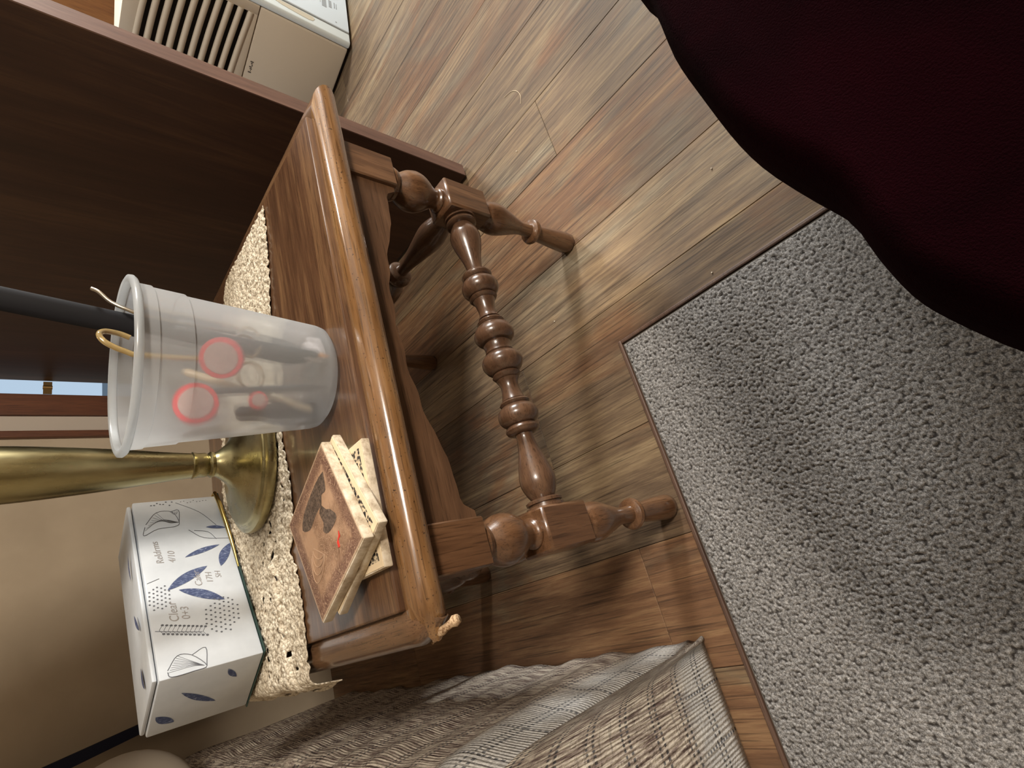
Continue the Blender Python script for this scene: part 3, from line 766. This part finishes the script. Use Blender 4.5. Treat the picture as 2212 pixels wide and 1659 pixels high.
H = .675; DW, DD = .42, .36
bm = bmesh.new()
slab(bm, 0, DW, .0, DD, .012, .318, .008); slab(bm, .03, DW, .0, DD, .320, H, .008)
slab(bm, .0, .0305, .0, .030, .320, H, .003); slab(bm, .0, .0305, DD-.02, DD, .320, H, .003)
slab(bm, .0, .0305, .028, DD-.018, .320, .350, .003); slab(bm, .0, .0305, .028, DD-.018, .625, H, .003)
obj('body', bm, beige.m, DH, 40)
obj('vent_recess', slab(bmesh.new(), .028, .0302, .030, DD-.02, .350, .625, .0005), darkv, DH)
nl = 9
for k in range(nl+1):
    z = .350+(.625-.350)*k/nl
    bm = bmesh.new(); pts = []
    for i in range(15):
        t = i/14; pts.append(q(.004-.012*math.sin(math.pi*t)*0, .030+(DD-.05)*t, z+.018*math.sin(math.pi*t*.5)-.009))
    tube(bm, pts, .0095, 8)
    obj('louvre', bm, beige.m, DH, 60)
obj('base_skid', slab(bmesh.new(), .02, DW-.02, .02, DD-.02, .0, .032, .004), darkv, DH)
bm = bmesh.new(); slab(bm, -.001, DW+.001, -.022, -.0005, .010, H, .007)
obj('front_frame', bm, whitep, DH, 40)
bm = bmesh.new(); slab(bm, .044, DW-.03, -.0265, -.0215, .014, H-.04, .002)
obj('front_panel', bm, flat('daylit_white_panel', (.62, .72, .80), .3), DH, 40)  # the panel's blue is daylight painted into its white
obj('panel_groove', slab(bmesh.new(), .0405, .0435, -.0228, -.0215, .012, H-.02, .0003), flat('groove_grey', (.16, .17, .17), .6), DH)
obj('seam', slab(bmesh.new(), .001, .042, -.0226, -.0215, .318, .3205, .0003), flat('seam_grey', (.2, .2, .19), .6), DH)
bm = bmesh.new(); k = bmesh.new(); n = 18
poly = [(.034, .285), (.037, .27), (.037, .15), (.031, .142), (.019, .150), (.016, .165), (.017, .20), (.022, .255), (.029, .283)]
vs = [bm.verts.new(q(a, -.0229, z)) for a, z in poly]; vf = [bm.verts.new(q(a, -.0215, z)) for a, z in poly]
bm.faces.new(vs)
for i in range(len(poly)): bm.faces.new((vs[i], vs[(i+1) % len(poly)], vf[(i+1) % len(poly)], vf[i]))
bmesh.ops.recalc_face_normals(bm, faces=bm.faces)
obj('handle_recess', bm, flat('recess_tan', (.42, .39, .31), .6), DH)
bm = bmesh.new()
for a0, a1, z0, z1 in ((.108, .150, .095, .112), (.118, .150, .075, .086), (.125, .150, .062, .066), (.125, .148, .055, .058), (.12, .15, .117, .119), (.06, .064, .06, .066)):
    slab(bm, a0, a1, -.0272, -.0263, z0, z1, .0001)
obj('printed_marks', bm, flat('grey_print', (.25, .28, .30), .6), DH)['kind'] = 'stuff'
bm = bmesh.new()
for i in range(7): slab(bm, -.0006, .0004, .175+.006*i, .179+.006*i, .296+.002*(i % 2), .306-.003*(i % 3), .0001)
obj('badge_print', bm, flat('badge_print', (.08, .07, .06), .6), DH)['kind'] = 'stuff'
bm = bmesh.new(); tube(bm, spline([(1.52, .42, .005), (1.44, .475, .005), (1.47, .52, .005), (1.60, .50, .005), (1.80, .52, .005), (2.1, .8, .005)], 6), .0045, 8)
tag(obj('power_cord', bm, black, None, 60), 'black power cord lying on the planks beside the dehumidifier', 'cord')
# orange wood cabinet far behind
OC = thing('wooden_cabinet', 'orange-brown wooden cabinet far behind the dehumidifier', 'cabinet', (2.35, 1.38, 0))
obj('carcass', newbox(-.55, .60, -.18, .215, .06, 1.35, .004), orange_wood, OC)
obj('plinth', newbox(-.53, .58, -.16, .20, 0, .06), flat('plinth_brown', (.05, .02, .01), .6), OC)
for s in (-1, 1):
    dr = obj('door', newbox(-.26, .26, -.02, 0, -.60, .60, .006), orange_wood, OC); dr.location = (.025+s*.275, -.181, .70)
    obj('handle', lathe(bmesh.new(), [(0, .006), (.015, .006), (.02, .014), (.03, .012)], 16, 'Y', (-s*.22, -.052, 0)), flat('cab_knob', (.3, .2, .1), .4, metal=1), dr, 40)

# ------------------------------------------------------------------ grey rug
def rug():
    R_ = thing('rug', 'grey looped-pile rug on the plank floor in front of the table', 'rug', (-.9, -.6, 0))
    def worley(nx, ny, sp, cell):
        gx = int(nx*sp/cell)+3; gy = int(ny*sp/cell)+3
        J = rng.random((gx, gy, 2)); Hh = rng.random((gx, gy))
        xs = np.arange(nx)*sp/cell+.5; ys = np.arange(ny)*sp/cell+.5
        XX, YY = np.meshgrid(xs, ys, indexing='ij'); ix = XX.astype(int); iy = YY.astype(int)
        best = np.full(XX.shape, 9.); hb = np.zeros(XX.shape)
        for a in (-1, 0, 1):
            for b in (-1, 0, 1):
                jx = np.clip(ix+a, 0, gx-1); jy = np.clip(iy+b, 0, gy-1)
                dx = jx+J[jx, jy, 0]-XX; dy = jy+J[jx, jy, 1]-YY; dd = dx*dx+dy*dy
                m = dd < best; best = np.where(m, dd, best); hb = np.where(m, Hh[jx, jy], hb)
        return np.sqrt(best), hb
    def patch(x0, x1, y0, y1, sp, name):
        nx, ny = int((x1-x0)/sp)+1, int((y1-y0)/sp)+1
        d, h = worley(nx, ny, sp, .0045)
        z = np.clip(1-d*1.25, 0, 1)**.6
        Xg, Yg = np.meshgrid(x0+np.arange(nx)*sp, y0+np.arange(ny)*sp, indexing='ij')
        zz = .0095+.0036*z*(.6+.5*h)
        ed = np.minimum(-.343-Xg, .034-Yg)
        zz *= np.clip(.35+ed/.006, 0, 1)
        V = np.c_[(Xg+.9).ravel(), (Yg+.6).ravel(), zz.ravel()]
        idx = np.arange(nx*ny).reshape(nx, ny)
        F = np.c_[idx[:-1, :-1].ravel(), idx[1:, :-1].ravel(), idx[1:, 1:].ravel(), idx[:-1, 1:].ravel()]
        me = bpy.data.meshes.new('pile'); me.vertices.add(len(V)); me.vertices.foreach_set('co', V.ravel())
        me.loops.add(F.size); me.loops.foreach_set('vertex_index', F.ravel().astype(np.int32))
        me.polygons.add(len(F)); me.polygons.foreach_set('loop_start', np.arange(0, F.size, 4, dtype=np.int32)); me.polygons.foreach_set('loop_total', np.full(len(F), 4, dtype=np.int32))
        me.update(); me.validate(); me.shade_smooth()
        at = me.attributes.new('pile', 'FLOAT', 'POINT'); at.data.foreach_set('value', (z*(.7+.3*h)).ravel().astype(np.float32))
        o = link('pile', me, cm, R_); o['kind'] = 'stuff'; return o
    cm = carpet_mat()
    patch(-1.25, -.343, -.90, .034, .0015, 'a')
    obj('backing', newbox(-1.0, .557, -1.2, .634, .0005, .0075), flat('rug_backing', (.10, .085, .07), .9), R_)
    patch(-1.9, -1.25, -.90, .034, .0045, 'b'); patch(-1.9, -.343, -1.8, -.90, .0045, 'b')
rug()

# ------------------------------------------------------------------ sofa with throw blanket on its arm
SF = thing('sofa', 'dark navy sofa whose arm is hidden under a woven throw', 'sofa', (-1.5, .85, 0))
def sl(o): o.location = (1.5, -.85, 0); return o
navyf = NT('navy_upholstery'); nf = navyf.noise(navyf.coord(), 600, 3, .6); navyf.base(navyf.ramp(nf, [(.3, (.010, .011, .022)), (.7, (.020, .022, .040))]), .9, .2); navyf.bump(nf, .4, .001)
sl(obj('arm', newbox(-1.12, -.895, .155, 1.50, .03, .455, .03, 4), navyf.m, SF, 60))
sl(obj('seat', newbox(-2.2, -1.125, .16, 1.30, .05, .40, .03, 4), navyf.m, SF, 60))
sl(obj('backrest', newbox(-2.2, -.905, 1.30, 1.575, .10, .66, .03, 4), navyf.m, SF, 60))
bm = bmesh.new()
wv_ = []
for y in (1.525, 1.575):
    wv_.append([bm.verts.new((x, y, z)) for x, z in ((-.740, .30), (-.752, .556), (-.782, .768), (-.84, 1.02), (-.87, 1.02), (-.812, .768), (-.776, .556), (-.768, .30))])
for i in range(8): bm.faces.new((wv_[0][i], wv_[0][(i+1) % 8], wv_[1][(i+1) % 8], wv_[1][i]))
bm.faces.new(wv_[0][::-1]); bm.faces.new(wv_[1]); bmesh.ops.recalc_face_normals(bm, faces=bm.faces)
sl(obj('back_wing', bm, navyf.m, SF, 60))
cu = obj('cushion', lathe(bmesh.new(), spline([(-.06, .02), (-.055, .09), (-.03, .138), (0, .150), (.03, .138), (.055, .09), (.06, .02)], 4), 40, 'Y'), flat('pale_cushion_cloth', (.50, .44, .36), .9), None, 180)
cu.location = (-.945, 1.2, .648)
tag(cu, 'pale round-topped cushion on the sofa behind the throw', 'cushion')
def throw_mat():
    t = NT('woven_throw'); c = t.add('ShaderNodeTexCoord'); uv = t.add('ShaderNodeSeparateXYZ'); t.l(c.outputs['UV'], uv.inputs[0])
    u, v = uv.outputs[0], uv.outputs[1]      # metres: u across (along hem), v away from the hem
    nz = t.noise(c.outputs['UV'], 260, 3, .7); big = t.noise(c.outputs['UV'], 6, 3, .5)
    m = t.add('ShaderNodeMapping'); m.inputs['Scale'].default_value = (1, .10, 1); t.l(c.outputs['UV'], m.inputs[0])
    rib = t.noise(m.outputs[0], 170, 4, .75)
    col = t.ramp(rib, [(.36, (.115, .078, .070)), (.46, (.32, .26, .22)), (.57, (.66, .59, .49))])
    m2 = t.add('ShaderNodeMapping'); m2.inputs['Scale'].default_value = (.12, 1, 1); t.l(c.outputs['UV'], m2.inputs[0])
    col = t.mix(t.math('MULTIPLY', t.ramp(t.noise(m2.outputs[0], 150, 3, .7), [(.55, (0, 0, 0)), (.62, (1, 1, 1))]), .4), col, (.10, .08, .075))
    # pale plaid border near the hem with dark dashed lines
    bd = t.ramp(v, [(.085, (1, 1, 1)), (.12, (0, 0, 0))])
    col = t.mix(t.math('MULTIPLY', bd, .75), col, t.ramp(nz, [(.35, (.36, .36, .35)), (.6, (.66, .66, .64))]))
    def stripes(s, period, w, off=0.):
        f = t.math('FRACT', t.math('DIVIDE', t.math('ADD', s, off+10.), period)); return t.math('LESS_THAN', f, w)
    dash = t.math('GREATER_THAN', t.math('SINE', t.math('MULTIPLY', u, 900.)), -.1)
    dash2 = t.math('GREATER_THAN', t.math('SINE', t.math('MULTIPLY', v, 800.)), -.1)
    s1 = t.math('MULTIPLY', stripes(v, .062, .075), dash); s2 = t.math('MULTIPLY', stripes(v, .062, .06, -.012), dash)
    s3 = t.math('MULTIPLY', t.math('MULTIPLY', stripes(u, .075, .05), dash2), bd)
    s = t.math('MAXIMUM', t.math('MAXIMUM', s1, s2), s3)
    col = t.mix(t.math('MULTIPLY', s, .8), col, (.045, .050, .062))
    t.base(col, .95, .1)
    wv = t.math('MULTIPLY', t.math('SINE', t.math('MULTIPLY', u, 1100.)), .3)
    t.bump(t.math('ADD', t.math('ADD', nz, rib), wv), .8, .003); return t.m
def throw():
    # cross-section over the arm: from the right side hem up, over the top, to the left
    prof = [(-.864, .006), (-.866, .10), (-.868, .20), (-.871, .30), (-.874, .40), (-.880, .450), (-.893, .474), (-.915, .486), (-.97, .490), (-1.03, .489), (-1.09, .488), (-1.125, .476), (-1.135, .455), (-1.137, .43)]
    pr = spline(prof, 5); nv = len(pr)
    L = [0]
    for a, b in zip(pr, pr[1:]): L.append(L[-1]+math.dist(a, b))
    ys = np.concatenate([np.linspace(.128, 1.52, 150)])
    V, UV = [], []
    # rows along y; the front closes down over the arm's front
    front = []
    for j, (x, z) in enumerate(pr):
        front.append((x, z))
    rows = []
    nf = 22
    for k in range(nf, 0, -1):                                   # front flap, hanging from the arm front
        s = k/nf
        row = []
        for j, (x, z) in enumerate(front):
            zz = z*(1-s)+.006*s
            if z < .02: zz = z
            row.append((x+.010*s*(1 if x > -.95 else -1)*0+.004*math.sin(x*60+s*3), .112-.008*math.sin(math.pi*s)-.010*s, max(.006, z*(1-s)+.004)))
        rows.append((row, -s*.46))
    for y in ys:
        row = []
        for j, (x, z) in enumerate(pr):
            e = math.exp(-(y-.128)/.03)
            w = .0035*math.sin(y*23+z*9)+.0025*math.sin(y*61+2+z*14)+.004*math.sin(y*9+x*20)
            xx = x+w*(1 if z < .46 else .2); zz = z+(w*.8 if z > .44 else 0)
            row.append((xx-.020*e*(x > -.95)*min(1, z/.2)*1.2, y+.0*e, max(.006, zz-.030*e*(z > .3))))
        rows.append((row, y-.128))
    n0 = len(rows)
    for row, yy in rows:
        for j, p in enumerate(row): V.append(p); UV.append((L[j], yy))
    F = [(i*nv+j, i*nv+j+1, (i+1)*nv+j+1, (i+1)*nv+j) for i in range(n0-1) for j in range(nv-1)]
    me = bpy.data.meshes.new('throw_blanket'); me.from_pydata(V, [], F)
    uvl = me.uv_layers.new(name='UVMap')
    for lp in me.loops:
        a, b = UV[lp.vertex_index]; uvl.data[lp.index].uv = (a, b+.46 if b < 0 else b+.0)
    me.shade_smooth(); o = link('throw_blanket', me, throw_mat())
    bm2 = bmesh.new(); bm2.from_mesh(me); bmesh.ops.recalc_face_normals(bm2, faces=bm2.faces); bm2.to_mesh(me); bm2.free()
    s = o.modifiers.new('t', 'SOLIDIFY'); s.thickness = .005; s.offset = 0
    return o
tag(throw(), 'beige and grey woven plaid throw draped over the sofa arm', 'blanket')

# ------------------------------------------------------------------ dark red armchair in the near corner
AC = thing('armchair', 'dark maroon plush armchair filling the near right corner', 'armchair', (-.1, -.9, 0))
plush = NT('maroon_plush'); mv = plush.noise(plush.coord(), 7, 4, .6, .6); mf = plush.noise(plush.coord(), 800, 2, .6)
plush.base(plush.ramp(mv, [(.35, (.0030, .0003, .0008)), (.65, (.0075, .0006, .0016))]), .95, .02); plush.p.inputs['Sheen Weight'].default_value = .0
plush.bump(plush.math('ADD', mf, mv), .5, .002)
edge = [(.62, -.50), (.35, -.44), (.10, -.415), (-.12, -.40), (-.240, -.392), (-0.316, -0.386), (-0.357, -0.392), (-0.405, -0.389), (-0.441, -0.391), (-0.485, -0.396), (-0.521, -0.405), (-0.571, -0.425), (-0.602, -0.428), (-0.629, -0.432), (-0.649, -0.44), (-0.677, -0.457), (-.700, -.480), (-.715, -.52), (-.715, -.66), (-.69, -.72), (-.4, -.74), (.2, -.74), (.6, -.72), (.66, -.62)]
def loft(name, ring, levels, m, parent, off):
    """levels: (z, inset)"""
    P = np.array(spline(ring+[ring[0]], 3)[:-1]); c = P.mean(0)
    d = np.roll(P, -1, 0)-np.roll(P, 1, 0); d /= np.linalg.norm(d, axis=1)[:, None]; nrm = np.c_[-d[:, 1], d[:, 0]]
    if ((P-c)*nrm).sum() < 0: nrm = -nrm
    bm = bmesh.new(); rings = []
    for z, ins in levels:
        rings.append([bm.verts.new((*(p-nn*ins-off[:2]), z)) for p, nn in zip(P, nrm)])
    n = len(P)
    for a, b in zip(rings, rings[1:]):
        for i in range(n): bm.faces.new((a[i], a[(i+1) % n], b[(i+1) % n], b[i]))
    bm.faces.new(rings[0][::-1]); bm.faces.new(rings[-1]); bmesh.ops.recalc_face_normals(bm, faces=bm.faces)
    return obj(name, bm, m, parent, 70)
off = np.array([-.1, -.9])
loft('arm', edge, [(.16, .030), (.30, .020), (.44, .006), (.47, .001), (.50, .0), (.522, .003), (.538, .008), (.550, .015), (.555, .022)], plush.m, AC, off)
obj('seat', newbox(-.58, .72, -.75, .165, .12, .42, .05, 4), plush.m, AC, 60)
obj('base', newbox(-.50, .66, -.70, .40, .03, .165, .01, 2), flat('chair_base_black', (.008, .006, .006), .8), AC)
for sx in (-.44, .60):
    for sy in (-.64, .34):
        obj('foot', lathe(bmesh.new(), [(.0145 if sx < 0 else 0.0, .018), (.035, .026)], 16, at=(sx, sy, 0)), flat('chair_foot', (.02, .01, .006), .5), AC, 40)

# stray hair and crumbs on the planks
bm = bmesh.new(); tube(bm, spline([(.395, .095, .0006), (.388, .070, .0008), (.372, .055, .001), (.350, .050, .001), (.332, .058, .0008)], 6), .00055, 5)
tag(obj('hair_strand', bm, flat('pale_hair', (.62, .50, .34), .5), None, 60), 'curled pale hair lying on the planks', 'hair')
cr = obj('crumb', bmesh.ops.create_icosphere and (lambda b: (bmesh.ops.create_icosphere(b, subdivisions=1, radius=.0016), b)[1])(bmesh.new()), flat('pale_crumb', (.75, .68, .55), .8))
cr.location = (-.205, .175, .0012); cr['label'] = 'pale crumb between the front stretcher and the rug'; cr['category'] = 'crumb'; cr['group'] = 'crumbs on the floor'
for lab, p in (('pale crumb near the joint between two planks', (.235, .115, .0012)), ('pale crumb on the plank beside the rug edge', (-.318, -.17, .0012)), ('pale crumb beside the red armchair on the planks', (-.155, -.245, .0012))):
    k = cr.copy(); C.objects.link(k); k.location = p; k['label'] = lab

CL = thing('ceiling_light', 'square ceiling light over the dehumidifier', 'ceiling light', (1.66, .90, 2.5))
obj('housing', newbox(-.17, .17, -.17, .17, -.035, 0, .006), flat('white_fixture', (.7, .7, .7), .5), CL)
CL2 = thing('ceiling_light', 'unseen square fixture added for the front fill light', 'ceiling light', (.1, -1.5, 2.5))  # out of view, added to go with the warm fill
obj('housing', newbox(-.25, .25, -.25, .25, -.035, 0, .006), flat('white_fixture', (.7, .7, .7), .5), CL2)
